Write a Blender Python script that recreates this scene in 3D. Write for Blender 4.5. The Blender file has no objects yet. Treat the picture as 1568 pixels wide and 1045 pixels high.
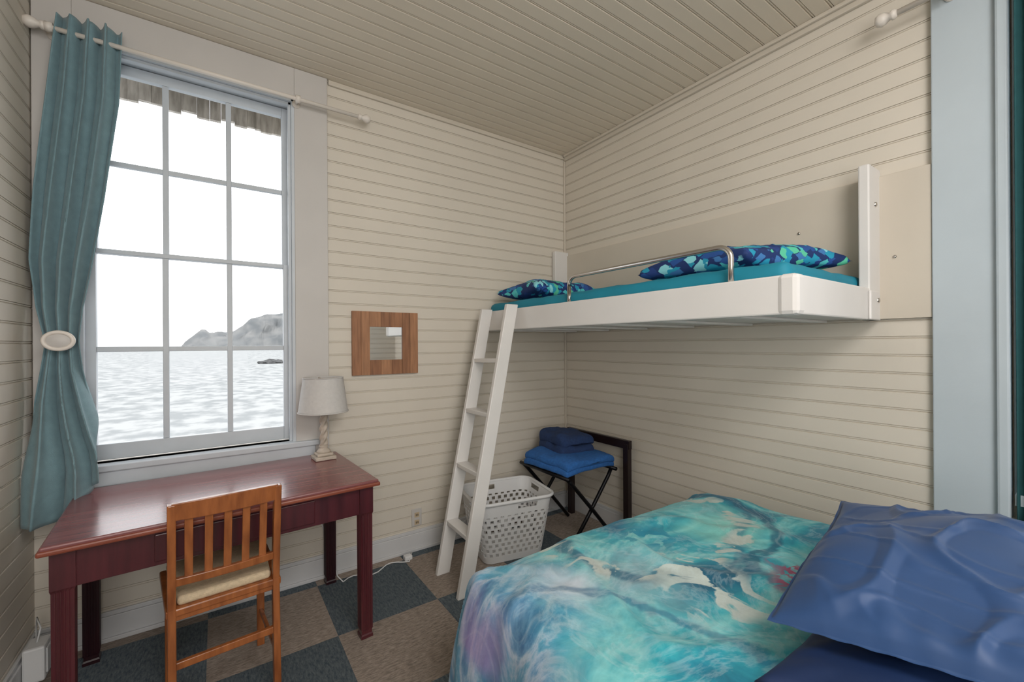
import bpy, bmesh, math, random
from mathutils import Vector, Matrix, noise
random.seed(7)
S=bpy.context.scene
COL=S.collection
H=1.38; CEIL=2.97; XL=-0.66; XR=2.45; YN=2.74; YS=-1.5

# ---------------------------------------------------------------- helpers
def s2l(c):
    return tuple(((v/255)/12.92 if v/255<=0.04045 else (((v/255)+0.055)/1.055)**2.4) for v in c)
def mat(name,rgb,rough=0.6,metal=0.0,var=0.08,nscale=6,bump=0.0,bscale=80,spec=0.5,stretch=(1,1,1),sheen=0,coat=0):
    m=bpy.data.materials.new(name); m.use_nodes=True
    nt=m.node_tree; n=nt.nodes; l=nt.links
    b=n['Principled BSDF']; b.inputs['Roughness'].default_value=rough; b.inputs['Metallic'].default_value=metal
    b.inputs['Specular IOR Level'].default_value=spec
    if sheen: b.inputs['Sheen Weight'].default_value=sheen
    if coat: b.inputs['Coat Weight'].default_value=coat; b.inputs['Coat Roughness'].default_value=0.15
    tc=n.new('ShaderNodeTexCoord'); mp=n.new('ShaderNodeMapping'); mp.inputs['Scale'].default_value=stretch
    l.new(tc.outputs['Object'],mp.inputs['Vector'])
    nz=n.new('ShaderNodeTexNoise'); nz.inputs['Scale'].default_value=nscale; nz.inputs['Detail'].default_value=5
    l.new(mp.outputs[0],nz.inputs['Vector'])
    rp=n.new('ShaderNodeValToRGB'); c=s2l(rgb)
    rp.color_ramp.elements[0].position=0.3; rp.color_ramp.elements[1].position=0.7
    rp.color_ramp.elements[0].color=(*[v*(1-var) for v in c],1)
    rp.color_ramp.elements[1].color=(*[min(1,v*(1+var)) for v in c],1)
    l.new(nz.outputs['Fac'],rp.inputs['Fac']); l.new(rp.outputs[0],b.inputs['Base Color'])
    if bump:
        n2=n.new('ShaderNodeTexNoise'); n2.inputs['Scale'].default_value=bscale; n2.inputs['Detail'].default_value=3
        l.new(mp.outputs[0],n2.inputs['Vector'])
        bp=n.new('ShaderNodeBump'); bp.inputs['Strength'].default_value=bump; bp.inputs['Distance'].default_value=0.004
        l.new(n2.outputs['Fac'],bp.inputs['Height']); l.new(bp.outputs[0],b.inputs['Normal'])
    return m
def empty(name,loc=(0,0,0)):
    e=bpy.data.objects.new(name,None); e.empty_display_size=0.1; COL.objects.link(e); e.location=loc; return e
def mk(name,verts,faces,m,parent=None,smooth=False,mats=None,fm=None):
    me=bpy.data.meshes.new(name); me.from_pydata([tuple(v) for v in verts],[],faces); me.update()
    o=bpy.data.objects.new(name,me); COL.objects.link(o)
    for mm in (mats or [m]): me.materials.append(mm)
    if fm:
        for i,p in enumerate(me.polygons): p.material_index=fm[i]
    if smooth:
        for p in me.polygons: p.use_smooth=True
    if parent:
        o.parent=parent; o.matrix_parent_inverse=Matrix.Translation(-Vector(parent.location))
    return o
def bev(o,w,seg=2):
    md=o.modifiers.new('b','BEVEL'); md.width=w; md.segments=seg; md.limit_method='ANGLE'; return o
BF=[(0,3,2,1),(4,5,6,7),(0,1,5,4),(1,2,6,5),(2,3,7,6),(3,0,4,7)]
def box(name,x0,x1,y0,y1,z0,z1,m,parent=None,b=0.0,M=None):
    v=[Vector(p) for p in [(x0,y0,z0),(x1,y0,z0),(x1,y1,z0),(x0,y1,z0),(x0,y0,z1),(x1,y0,z1),(x1,y1,z1),(x0,y1,z1)]]
    if M: v=[M@p for p in v]
    o=mk(name,v,BF,m,parent)
    if b: bev(o,b)
    return o
def boxes(name,L,m,parent=None,b=0.0,M=None):
    V=[];F=[]
    for (x0,x1,y0,y1,z0,z1) in L:
        k=len(V)
        v=[Vector(p) for p in [(x0,y0,z0),(x1,y0,z0),(x1,y1,z0),(x0,y1,z0),(x0,y0,z1),(x1,y0,z1),(x1,y1,z1),(x0,y1,z1)]]
        if M: v=[M@p for p in v]
        V+=v; F+=[tuple(k+i for i in f) for f in BF]
    o=mk(name,V,F,m,parent)
    if b: bev(o,b)
    return o
def beam(name,p0,p1,w,d,wdir,m,parent=None,b=0.003):
    """box from p0 to p1, width w along wdir (projected), depth d along the third axis"""
    p0=Vector(p0);p1=Vector(p1);a=(p1-p0).normalized();wd=Vector(wdir);wd=(wd-a*wd.dot(a)).normalized();t=a.cross(wd)
    v=[]
    for p in (p0,p1):
        for (i,j) in ((-1,-1),(1,-1),(1,1),(-1,1)): v.append(p+wd*(i*w/2)+t*(j*d/2))
    o=mk(name,v,BF,m,parent)
    if b: bev(o,b)
    return o
def tube(name,pts,r,m,parent=None,seg=12,closed=False,radii=None):
    pts=[Vector(p) for p in pts]; n=len(pts); V=[];F=[]
    up=Vector((0,0,1)); prev=None
    for i,p in enumerate(pts):
        if closed: t=(pts[(i+1)%n]-pts[i-1]).normalized()
        else: t=(pts[min(i+1,n-1)]-pts[max(i-1,0)]).normalized()
        if prev is None:
            a=t.orthogonal().normalized()
        else:
            a=(prev-t*prev.dot(t)).normalized()
        prev=a; bb=t.cross(a); rr=radii[i] if radii else r
        for k in range(seg):
            an=2*math.pi*k/seg; V.append(p+a*(rr*math.cos(an))+bb*(rr*math.sin(an)))
    m_=n if closed else n-1
    for i in range(m_):
        for k in range(seg):
            j=(i+1)%n
            F.append((i*seg+k,i*seg+(k+1)%seg,j*seg+(k+1)%seg,j*seg+k))
    if not closed:
        F.append(tuple(range(seg-1,-1,-1))); F.append(tuple((n-1)*seg+k for k in range(seg)))
    return mk(name,V,F,m,parent,smooth=True)
def lathe(name,c,prof,m,parent=None,seg=40,fn=None):
    V=[];F=[];n=len(prof)
    for (r,z) in prof:
        for k in range(seg):
            a=2*math.pi*k/seg; rr=r if fn is None else fn(r,z,a)
            V.append((c[0]+rr*math.cos(a),c[1]+rr*math.sin(a),c[2]+z))
    for i in range(n-1):
        for k in range(seg): F.append((i*seg+k,i*seg+(k+1)%seg,(i+1)*seg+(k+1)%seg,(i+1)*seg+k))
    F.append(tuple(range(seg-1,-1,-1))); F.append(tuple((n-1)*seg+k for k in range(seg)))
    o=mk(name,V,F,m,parent,smooth=True); return o
def bead(o,al,ac,nm,L,W,pitch=0.078,d=0.0055,gw=0.013):
    o=Vector(o);al=Vector(al);ac=Vector(ac);nm=Vector(nm); pr=[]
    n=int(W/pitch)+1
    for i in range(n):
        s=i*pitch
        for (q,dd) in ((0,0),(pitch-gw,0),(pitch-gw+0.002,-d),(pitch-gw*0.72,-d),(pitch-gw*0.55,-0.001),(pitch-gw*0.25,-0.001),(pitch-0.003,-d),(pitch-0.001,-d)):
            if s+q<=W: pr.append((s+q,dd))
    pr.append((W,0)); V=[];F=[]
    for (s,dd) in pr:
        V.append(o+ac*s+nm*dd); V.append(o+ac*s+nm*dd+al*L)
    for i in range(len(pr)-1): F.append((2*i,2*i+1,2*i+3,2*i+2))
    return V,F
def merge(parts):
    V=[];F=[]
    for (v,f) in parts:
        k=len(V); V+=v; F+=[tuple(k+i for i in q) for q in f]
    return V,F
def bx(x0,x1,y0,y1,z0,z1):
    return [Vector(p) for p in [(x0,y0,z0),(x1,y0,z0),(x1,y1,z0),(x0,y1,z0),(x0,y0,z1),(x1,y0,z1),(x1,y1,z1),(x0,y1,z1)]],list(BF)
def pillow(name,c,T,m,parent=None,n=56,wr=0.02,seed=0,bow=0.05,flat=0.35,wscale=4,ridge=0.35,puck=0.3,pipe=0.0):
    A,B,C,D=[Vector(p) for p in c]
    nm=((B-A).cross(D-A)).normalized()
    if nm.z<0: nm=-nm
    V=[];F=[];idx={}
    def P(u,v):
        bu=bow*4*v*(1-v); bv=bow*4*u*(1-u)
        uu=bu+(1-2*bu)*u; vv=bv+(1-2*bv)*v
        p=A.lerp(B,uu).lerp(D.lerp(C,uu),vv)
        return p+nm*(0.010*math.sin(u*7+seed)*math.sin(v*6+1))
    for sd in (1,-1):
        for i in range(n+1):
            for j in range(n+1):
                edge=i in(0,n) or j in(0,n)
                if sd==-1 and edge: idx[(sd,i,j)]=idx[(1,i,j)]; continue
                u=i/n; v=j/n; h=(math.sin(math.pi*u)*math.sin(math.pi*v))
                hh=T/2*(h**flat)
                p=P(u,v)
                q=Vector((p.x*wscale+seed,p.y*wscale,p.z*wscale))
                e1=min(u,1-u,v,1-v)
                w=wr*noise.noise(q)*min(1,h*4+0.1)
                g=noise.noise(Vector((q.x*0.9+q.y*0.7,q.y*1.6-q.x*0.3,5+seed)))
                w+=wr*ridge*max(0,1-abs(g)*6)*min(1,h*5)
                g2=noise.noise(Vector((q.x*2.0-q.y*0.9,q.y*1.1+q.x*1.2,11+seed)))
                w+=wr*ridge*0.35*max(0,1-abs(g2)*7)*min(1,h*5)
                an=math.atan2(v-0.5,u-0.5)
                w+=wr*puck*math.sin(an*22+seed+5*noise.noise(q*0.8))*max(0,1-e1*7)*min(1,h*8)
                idx[(sd,i,j)]=len(V); V.append(p+nm*((hh+w) if sd==1 else -(hh*0.6)))
    for sd in (1,-1):
        for i in range(n):
            for j in range(n):
                f=(idx[(sd,i,j)],idx[(sd,i+1,j)],idx[(sd,i+1,j+1)],idx[(sd,i,j+1)])
                F.append(f if sd==1 else f[::-1])
    if pipe:
        loop=[(i,0) for i in range(n)]+[(n,j) for j in range(n)]+[(i,n) for i in range(n,0,-1)]+[(0,j) for j in range(n,0,-1)]
        ctr=(A+B+C+D)/4; L=len(loop); k0=len(V)
        for (i,j) in loop:
            p=V[idx[(1,i,j)]]; o_=(p-ctr); o_=(o_-nm*o_.dot(nm)).normalized()
            V.append(p+o_*pipe+nm*(0.0012*math.sin((i-j)*0.5)))
        for q in range(L):
            a=idx[(1,*loop[q])]; b=idx[(1,*loop[(q+1)%L])]
            F.append((a,k0+q,k0+(q+1)%L,b))
    o=mk(name,V,F,m,parent,smooth=True); return o

# ---------------------------------------------------------------- materials
mWall=mat('cream_beadboard_paint',(214,206,193),0.55,var=0.03,nscale=2,bump=0.05,bscale=40)
mCeil=mat('ceiling_beadboard_paint',(220,210,194),0.55,var=0.03,nscale=2)
mTrim=mat('trim_cream_paint',(198,194,190),0.5,var=0.03,nscale=4)
mBase=mat('baseboard_white_paint',(205,205,206),0.5,var=0.04)
mSash=mat('window_sash_paint',(196,202,208),0.45,var=0.05,bump=0.1,bscale=30)
mCasB=mat('casing_pale_blue_paint',(184,195,202),0.45,var=0.04,nscale=3,bump=0.25,bscale=25)
mWhite=mat('bunk_white_enamel',(222,219,216),0.4,var=0.02)
mPanel=mat('panel_tan_paint',(204,195,181),0.5,var=0.03,nscale=3)
mCurt=mat('teal_curtain_linen',(118,148,156),0.85,var=0.08,nscale=30,bump=0.3,bscale=400,sheen=0.2)
mCurt2=mat('teal_curtain_painted_shadow',(30,80,84),0.85,var=0.08,nscale=30,bump=0.3,bscale=400)  # same kind of curtain, its shadow painted in as darker teal
mNavy=mat('navy_satin_cotton',(32,66,112),0.5,var=0.06,nscale=8,sheen=0.1,bump=0.15,bscale=12)
mNavyD=mat('deep_navy_cotton',(14,38,78),0.6,var=0.06,nscale=8)
mTowel=mat('blue_towel_terry',(44,102,172),0.95,var=0.15,nscale=60,bump=0.8,bscale=300)
mTowelD=mat('navy_towel_terry',(36,58,100),0.95,var=0.15,nscale=60,bump=0.8,bscale=300)
mTeal=mat('teal_sheet_cotton',(18,128,152),0.7,var=0.1,nscale=5,bump=0.2,bscale=20)
mBlackW=mat('espresso_wood',(34,22,22),0.35,var=0.2)
mBlack=mat('black_metal',(22,22,26),0.4,metal=0.6)
mChrome=mat('brushed_steel',(205,200,195),0.22,metal=1.0,var=0.02)
mRod=mat('rod_white_paint',(225,217,208),0.4,var=0.02)
mPlast=mat('white_plastic',(222,222,222),0.45,var=0.02)
mShade=mat('lampshade_linen',(200,197,194),0.8,var=0.04,nscale=60)
mLampB=mat('lamp_whitewashed_wood',(186,174,160),0.6,var=0.18,nscale=30)
mSeat=mat('chair_seat_weave',(200,180,150),0.85,var=0.12,nscale=80,bump=0.5,bscale=200)
mMirror=mat('mirror_glass',(225,230,235),0.03,metal=1.0,var=0.0)
def wood(name,a,b,rough,sc=(1,14,14),ns=3,coat=0):
    m=mat(name,a,rough,stretch=sc,nscale=ns,coat=coat)
    r=[x for x in m.node_tree.nodes if x.type=='VALTORGB'][0]
    r.color_ramp.elements[0].color=(*s2l(a),1); r.color_ramp.elements[1].color=(*s2l(b),1)
    return m
mDeskTop=wood('mahogany_top',(112,64,66),(140,86,84),0.24,coat=0.3)
mDesk=wood('mahogany',(62,24,30),(86,36,42),0.3,sc=(10,10,1),coat=0.3)
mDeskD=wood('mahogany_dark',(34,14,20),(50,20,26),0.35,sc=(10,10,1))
mEdge=wood('mahogany_edge',(124,62,46),(150,84,62),0.35)
mChair=wood('cherry_chair_wood',(126,70,36),(170,102,56),0.3,sc=(14,14,2),coat=0.3)
pl=[wood('plank_%d'%i,a,b,0.6,sc=(30,30,3),ns=2) for i,(a,b) in enumerate([((134,92,64),(168,118,84)),((124,84,58),(158,110,78)),((144,102,72),(178,128,92)),((116,78,54),(152,104,72))])]

def carpet():
    m=bpy.data.materials.new('carpet_tiles'); m.use_nodes=True; nt=m.node_tree;n=nt.nodes;l=nt.links;b=n['Principled BSDF']
    b.inputs['Roughness'].default_value=0.95; b.inputs['Specular IOR Level'].default_value=0.1
    tc=n.new('ShaderNodeTexCoord'); ad=n.new('ShaderNodeVectorMath'); ad.operation='ADD'; ad.inputs[1].default_value=(0.55,-2.14,0.0)
    ml=n.new('ShaderNodeVectorMath'); ml.operation='MULTIPLY'; ml.inputs[1].default_value=(1/0.51,1/0.51,0)
    a2=n.new('ShaderNodeVectorMath'); a2.operation='ADD'; a2.inputs[1].default_value=(0,0,0.5)
    l.new(tc.outputs['Object'],ad.inputs[0]); l.new(ad.outputs[0],ml.inputs[0]); l.new(ml.outputs[0],a2.inputs[0])
    ck=n.new('ShaderNodeTexChecker'); ck.inputs['Scale'].default_value=1; l.new(a2.outputs[0],ck.inputs['Vector'])
    fl=n.new('ShaderNodeVectorMath'); fl.operation='FLOOR'; l.new(a2.outputs[0],fl.inputs[0])
    wn=n.new('ShaderNodeTexWhiteNoise'); l.new(fl.outputs[0],wn.inputs['Vector'])
    def streak(sc):
        mp=n.new('ShaderNodeMapping'); mp.inputs['Scale'].default_value=sc; l.new(tc.outputs['Object'],mp.inputs['Vector'])
        z=n.new('ShaderNodeTexNoise'); z.inputs['Scale'].default_value=1; z.inputs['Detail'].default_value=6; z.inputs['Roughness'].default_value=0.75; l.new(mp.outputs[0],z.inputs['Vector']); return z
    zx=streak((30,110,10)); zy=streak((110,30,10))
    def ramp(z,c0,c1):
        r=n.new('ShaderNodeValToRGB'); r.color_ramp.elements[0].position=0.35; r.color_ramp.elements[1].position=0.66
        r.color_ramp.elements[0].color=(*s2l(c0),1); r.color_ramp.elements[1].color=(*s2l(c1),1); l.new(z.outputs['Fac'],r.inputs['Fac']); return r
    rt=ramp(zx,(122,112,104),(180,166,154)); rd=ramp(zy,(70,82,92),(118,126,130))
    mx=n.new('ShaderNodeMix'); mx.data_type='RGBA'; l.new(ck.outputs['Fac'],mx.inputs[0]); l.new(rd.outputs[0],mx.inputs[6]); l.new(rt.outputs[0],mx.inputs[7])
    hs=n.new('ShaderNodeHueSaturation'); mr=n.new('ShaderNodeMapRange'); mr.inputs['To Min'].default_value=0.8; mr.inputs['To Max'].default_value=1.15
    l.new(wn.outputs['Value'],mr.inputs['Value']); l.new(mr.outputs[0],hs.inputs['Value']); l.new(mx.outputs[2],hs.inputs['Color']); l.new(hs.outputs[0],b.inputs['Base Color'])
    bp=n.new('ShaderNodeBump'); bp.inputs['Strength'].default_value=0.6; bp.inputs['Distance'].default_value=0.006; l.new(zx.outputs['Fac'],bp.inputs['Height']); l.new(bp.outputs[0],b.inputs['Normal'])
    return m,ck
mCarpet,_=carpet()

def quiltmat():
    m=bpy.data.materials.new('ocean_print_quilt'); m.use_nodes=True; nt=m.node_tree;n=nt.nodes;l=nt.links;b=n['Principled BSDF']
    b.inputs['Roughness'].default_value=0.75; b.inputs['Sheen Weight'].default_value=0.1
    tc=n.new('ShaderNodeTexCoord')
    def noi(sc,det,dist,off=(0,0,0),st=(1,1,1),ro=0.5):
        mp=n.new('ShaderNodeMapping'); mp.inputs['Location'].default_value=off; mp.inputs['Scale'].default_value=st; l.new(tc.outputs['Object'],mp.inputs['Vector'])
        z=n.new('ShaderNodeTexNoise'); z.inputs['Scale'].default_value=sc; z.inputs['Detail'].default_value=det; z.inputs['Roughness'].default_value=ro; z.inputs['Distortion'].default_value=dist; l.new(mp.outputs[0],z.inputs['Vector']); return z
    def ramp(z,els,interp='LINEAR'):
        r=n.new('ShaderNodeValToRGB'); r.color_ramp.interpolation=interp
        while len(r.color_ramp.elements)<len(els): r.color_ramp.elements.new(0.5)
        for e,(p,c) in zip(r.color_ramp.elements,els): e.position=p; e.color=(*(s2l(c) if max(c)>1 else c),1)
        l.new(z,r.inputs['Fac']); return r
    def mix(f,a,c,mode='MIX'):
        x=n.new('ShaderNodeMix'); x.data_type='RGBA'; x.blend_type=mode
        if isinstance(f,float): x.inputs[0].default_value=f
        else: l.new(f,x.inputs[0])
        l.new(a,x.inputs[6])
        if isinstance(c,tuple): x.inputs[7].default_value=(*s2l(c),1)
        else: l.new(c,x.inputs[7])
        return x.outputs[2]
    def mul(a,c):
        x=n.new('ShaderNodeMath'); x.operation='MULTIPLY'; l.new(a,x.inputs[0])
        if isinstance(c,float): x.inputs[1].default_value=c
        else: l.new(c,x.inputs[1])
        return x.outputs[0]
    wn_=noi(4,4,0.6)
    wv=n.new('ShaderNodeVectorMath'); wv.operation='MULTIPLY_ADD'; l.new(wn_.outputs['Color'],wv.inputs[0]); wv.inputs[1].default_value=(0.26,0.26,0.26); l.new(tc.outputs['Object'],wv.inputs[2])
    wa=n.new('ShaderNodeVectorMath'); wa.operation='SUBTRACT'; wa.inputs[1].default_value=(0.13,0.13,0.13); l.new(wv.outputs[0],wa.inputs[0])
    def dist(c,st=(1,1,1)):
        s=n.new('ShaderNodeVectorMath'); s.operation='SUBTRACT'; s.inputs[1].default_value=c; l.new(wa.outputs[0],s.inputs[0])
        k=n.new('ShaderNodeVectorMath'); k.operation='MULTIPLY'; k.inputs[1].default_value=st; l.new(s.outputs[0],k.inputs[0])
        d=n.new('ShaderNodeVectorMath'); d.operation='LENGTH'; l.new(k.outputs[0],d.inputs[0]); return d.outputs['Value']
    def spot(c,r0,r1,st=(1,1,1)):
        r=n.new('ShaderNodeMapRange'); r.interpolation_type='SMOOTHSTEP'; r.inputs['From Min'].default_value=r1; r.inputs['From Max'].default_value=r0; l.new(dist(c,st),r.inputs['Value']); return r.outputs[0]
    def ring(c,r0,w,st=(1,1,1)):
        a=n.new('ShaderNodeMath'); a.operation='SUBTRACT'; l.new(dist(c,st),a.inputs[0]); a.inputs[1].default_value=r0
        q=n.new('ShaderNodeMath'); q.operation='ABSOLUTE'; l.new(a.outputs[0],q.inputs[0])
        r=n.new('ShaderNodeMapRange'); r.interpolation_type='SMOOTHSTEP'; r.inputs['From Min'].default_value=w; r.inputs['From Max'].default_value=w*0.3; l.new(q.outputs[0],r.inputs['Value']); return r.outputs[0]
    zA=noi(1.9,7,0.9,(0.3,0.1,0),(1,1.3,1),0.55)
    A=ramp(zA.outputs['Fac'],[(0.30,(10,88,120)),(0.40,(20,132,156)),(0.47,(48,168,182)),(0.54,(124,204,206)),(0.60,(56,170,184)),(0.68,(26,134,162)),(0.80,(12,92,130))])
    zB=noi(3.4,8,1.2,(4,2,0),(1.2,1.2,0.6),0.62); B=ramp(zB.outputs['Fac'],[(0.34,(54,104,148)),(0.43,(98,144,180)),(0.50,(168,184,202)),(0.56,(98,154,184)),(0.66,(34,124,156))])
    c=A.outputs[0]
    c=mix(spot((0.60,1.15,0.25),0.32,0.62),c,B.outputs[0])
    c=mix(mul(spot((1.75,0.98,0.6),0.02,0.26,(1,1.2,1)),0.75),c,(146,212,196))
    c=mix(mul(spot((1.12,0.95,0.6),0.02,0.30,(1,1.1,1)),0.65),c,(162,192,198))
    c=mix(mul(spot((0.90,1.05,0.58),0.02,0.17,(1.2,1,1)),0.85),c,(206,212,222))
    c=mix(mul(ring((1.55,1.12,0.6),0.50,0.045,(1,1.35,1)),0.8),c,(14,92,122))
    c=mix(mul(ring((0.55,0.62,0.6),0.52,0.03),0.6),c,(26,100,138))
    c=mix(mul(ring((1.9,0.55,0.6),0.42,0.035),0.55),c,(16,96,128))
    zC=noi(5.5,5,1.6,(9,0,2)); C=ramp(zC.outputs['Fac'],[(0.0,(0.0,0.0,0.0)),(0.51,(0.0,0.0,0.0)),(0.55,(1.0,1.0,1.0)),(1.0,(1.0,1.0,1.0))])
    band=ring((1.50,1.20,0.6),0.46,0.11,(1,1.3,1))
    c=mix(mul(mul(C.outputs[0],band),0.85),c,(202,208,198))
    c=mix(mul(C.outputs[0],spot((1.28,0.72,0.6),0.08,0.24)),c,(196,208,202))
    zV=noi(4.2,6,1.8,(6,3,1),(1,1,1),0.6); Vn=ramp(zV.outputs['Fac'],[(0.0,(0.0,0.0,0.0)),(0.45,(0.0,0.0,0.0)),(0.50,(1.0,1.0,1.0)),(0.55,(0.0,0.0,0.0))])
    c=mix(mul(Vn.outputs[0],0.22),c,(206,222,224))
    zD=noi(9,4,1.4,(1,7,3)); D=ramp(zD.outputs['Fac'],[(0.0,(0.0,0.0,0.0)),(0.48,(0.0,0.0,0.0)),(0.52,(1.0,1.0,1.0))])
    c=mix(mul(D.outputs[0],spot((1.42,1.10,0.6),0.05,0.20)),c,(10,140,168))
    c=mix(mul(spot((0.66,1.18,0.46),0.03,0.17),0.55),c,(170,126,184))
    rm=ramp(noi(16,4,1).outputs['Fac'],[(0.47,(0.0,0.0,0.0)),(0.52,(1.0,1.0,1.0))])
    c=mix(mul(spot((1.56,0.62,0.6),0.04,0.13),rm.outputs[0]),c,(168,60,100))
    M_=ramp(noi(11,6,1.2,(2,2,2),(1,1,0.5),0.65).outputs['Fac'],[(0.35,(0.62,0.62,0.62)),(0.62,(1.0,1.0,1.0))])
    c=mix(0.5,c,M_.outputs[0],'MULTIPLY')
    l.new(c,b.inputs['Base Color'])
    z3=noi(9,4,0.5); bp=n.new('ShaderNodeBump'); bp.inputs['Strength'].default_value=0.3; bp.inputs['Distance'].default_value=0.02; l.new(z3.outputs['Fac'],bp.inputs['Height']); l.new(bp.outputs[0],b.inputs['Normal'])
    return m
mQuilt=quiltmat()
def fishmat():
    m=bpy.data.materials.new('fish_scale_print'); m.use_nodes=True; nt=m.node_tree;n=nt.nodes;l=nt.links;b=n['Principled BSDF']; b.inputs['Roughness'].default_value=0.75
    tc=n.new('ShaderNodeTexCoord')
    nz=n.new('ShaderNodeTexNoise'); nz.inputs['Scale'].default_value=9; l.new(tc.outputs['Object'],nz.inputs['Vector'])
    wv=n.new('ShaderNodeVectorMath'); wv.operation='MULTIPLY_ADD'; l.new(nz.outputs['Color'],wv.inputs[0]); wv.inputs[1].default_value=(0.07,0.07,0.07); l.new(tc.outputs['Object'],wv.inputs[2])
    mp=n.new('ShaderNodeMapping'); mp.inputs['Scale'].default_value=(1,0.5,1); mp.inputs['Rotation'].default_value=(0,0,0.5); l.new(wv.outputs[0],mp.inputs['Vector'])
    v=n.new('ShaderNodeTexVoronoi'); v.inputs['Scale'].default_value=26; v.distance='MANHATTAN'; l.new(mp.outputs[0],v.inputs['Vector'])
    sp=n.new('ShaderNodeSeparateColor'); l.new(v.outputs['Color'],sp.inputs[0])
    r=n.new('ShaderNodeValToRGB'); r.color_ramp.interpolation='CONSTANT'
    els=[(0,(34,80,150)),(0.14,(30,150,184)),(0.40,(62,120,180)),(0.50,(84,196,200)),(0.68,(28,60,126)),(0.76,(90,196,160)),(0.88,(140,214,224))]
    while len(r.color_ramp.elements)<len(els): r.color_ramp.elements.new(0.5)
    for e,(p,c) in zip(r.color_ramp.elements,els): e.position=p; e.color=(*s2l(c),1)
    l.new(sp.outputs[0],r.inputs['Fac'])
    r2=n.new('ShaderNodeValToRGB'); r2.color_ramp.elements[0].position=0.78; r2.color_ramp.elements[0].color=(0,0,0,1); r2.color_ramp.elements[1].position=0.84
    l.new(v.outputs['Distance'],r2.inputs['Fac'])
    mx=n.new('ShaderNodeMix'); mx.data_type='RGBA'; l.new(r2.outputs[0],mx.inputs[0]); l.new(r.outputs[0],mx.inputs[6]); mx.inputs[7].default_value=(*s2l((20,48,104)),1)
    l.new(mx.outputs[2],b.inputs['Base Color']); return m
mFish=fishmat()

# ---------------------------------------------------------------- room shell
W0x,W1x,W0z,W1z=-0.53,0.375,0.83,2.79
box('floor',XL-0.1,XR+0.1,YS-0.1,YN+0.1,-0.1,0,mCarpet)
V,F=merge([bead((XL,YN,CEIL),(1,0,0),(0,-1,0),(0,0,-1),XR-XL,YN-YS,d=0.007,gw=0.016),bx(XL-0.2,XR+0.2,YS-0.2,YN+0.2,CEIL+0.012,CEIL+0.1)])
mk('ceiling',V,F,mCeil)
V,F=merge([bead((0.5,YN,0),(1,0,0),(0,0,1),(0,-1,0),XR-0.5,CEIL),bead((XL,YN,0),(1,0,0),(0,0,1),(0,-1,0),0.5-XL,0.78),
   bx(XL-0.15,W0x,YN+0.008,YN+0.2,0,CEIL),bx(W1x,XR+0.15,YN+0.008,YN+0.2,0,CEIL),bx(W0x,W1x,YN+0.008,YN+0.2,0,W0z),bx(W0x,W1x,YN+0.008,YN+0.2,W1z,CEIL)])
mk('wall_north',V,F,mWall)
V,F=merge([bead((XR,0.44,0),(0,1,0),(0,0,1),(-1,0,0),YN-0.44,CEIL),bead((XR,YS,0),(0,1,0),(0,0,1),(-1,0,0),-0.85-YS,CEIL),
   bead((XR,-0.86,0),(0,1,0),(0,0,1),(-1,0,0),1.32,0.72),
   bx(XR+0.008,XR+0.18,0.22,YN+0.2,0,CEIL),bx(XR+0.008,XR+0.18,YS,-0.65,0,CEIL),bx(XR+0.008,XR+0.18,-0.65,0.22,0,0.8),bx(XR+0.008,XR+0.18,-0.65,0.22,2.8,CEIL)])
mk('wall_east',V,F,mWall)
V,F=merge([bead((XL,YS,0),(0,1,0),(0,0,1),(1,0,0),YN-YS,CEIL),bx(XL-0.15,XL-0.008,YS,YN+0.2,0,CEIL)])
mk('wall_west',V,F,mWall)
V,F=merge([bead((XL,YS,0),(1,0,0),(0,0,1),(0,1,0),XR-XL,CEIL),bx(XL-0.15,XR+0.15,YS-0.15,YS-0.008,0,CEIL)])
mk('wall_south',V,F,mWall)
boxes('baseboard_north',[(XL,XR,YN-0.018,YN,0,0.115),(XL,XR,YN-0.012,YN,0.115,0.135),(XL,XR,YN-0.03,YN-0.018,0,0.02)],mBase,b=0.003)
boxes('baseboard_east',[(XR-0.018,XR,YS,YN-0.02,0,0.115),(XR-0.012,XR,YS,YN-0.02,0.115,0.135)],mBase,b=0.003)
boxes('baseboard_west',[(XL,XL+0.018,YS,YN-0.02,0,0.115),(XL,XL+0.012,YS,YN-0.02,0.115,0.135)],mBase,b=0.003)
boxes('trim_1',[(XR-0.022,XR,0.47,YN-0.022,CEIL-0.045,CEIL),(XR-0.04,XR-0.022,0.47,YN-0.03,CEIL-0.02,CEIL)],mPanel,b=0.005)
boxes('trim_2',[(0.56,XR,YN-0.018,YN,CEIL-0.03,CEIL)],mPanel,b=0.005)
box('trim_3',XR-0.016,XR,YN-0.016,YN,0.13,CEIL-0.04,mPanel,b=0.004)

# ---------------------------------------------------------------- window 1
w=empty('window_1',(0,YN,1.8))
boxes('casing',[(XL+0.004,W0x,YN-0.025,YN+0.008,0.73,CEIL-0.002),(W1x,0.552,YN-0.025,YN+0.008,0.73,CEIL-0.002),(W0x,W1x,YN-0.025,YN+0.008,W1z,CEIL-0.002)],mTrim,w,b=0.003)
boxes('jamb',[(W0x-0.004,W0x+0.015,YN-0.02,YN+0.2,W0z,W1z),(W1x-0.015,W1x+0.004,YN-0.02,YN+0.2,W0z,W1z),(W0x,W1x,YN-0.02,YN+0.2,W1z-0.015,W1z+0.004)],mSash,w)
boxes('stop',[(W1x-0.03,W1x-0.015,YN+0.0,YN+0.035,W0z,W1z-0.015),(W0x+0.015,W0x+0.03,YN+0.0,YN+0.035,W0z,W1z-0.015),(W0x+0.015,W1x-0.015,YN+0.0,YN+0.035,W1z-0.03,W1z-0.015)],mSash,w,b=0.002)
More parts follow.
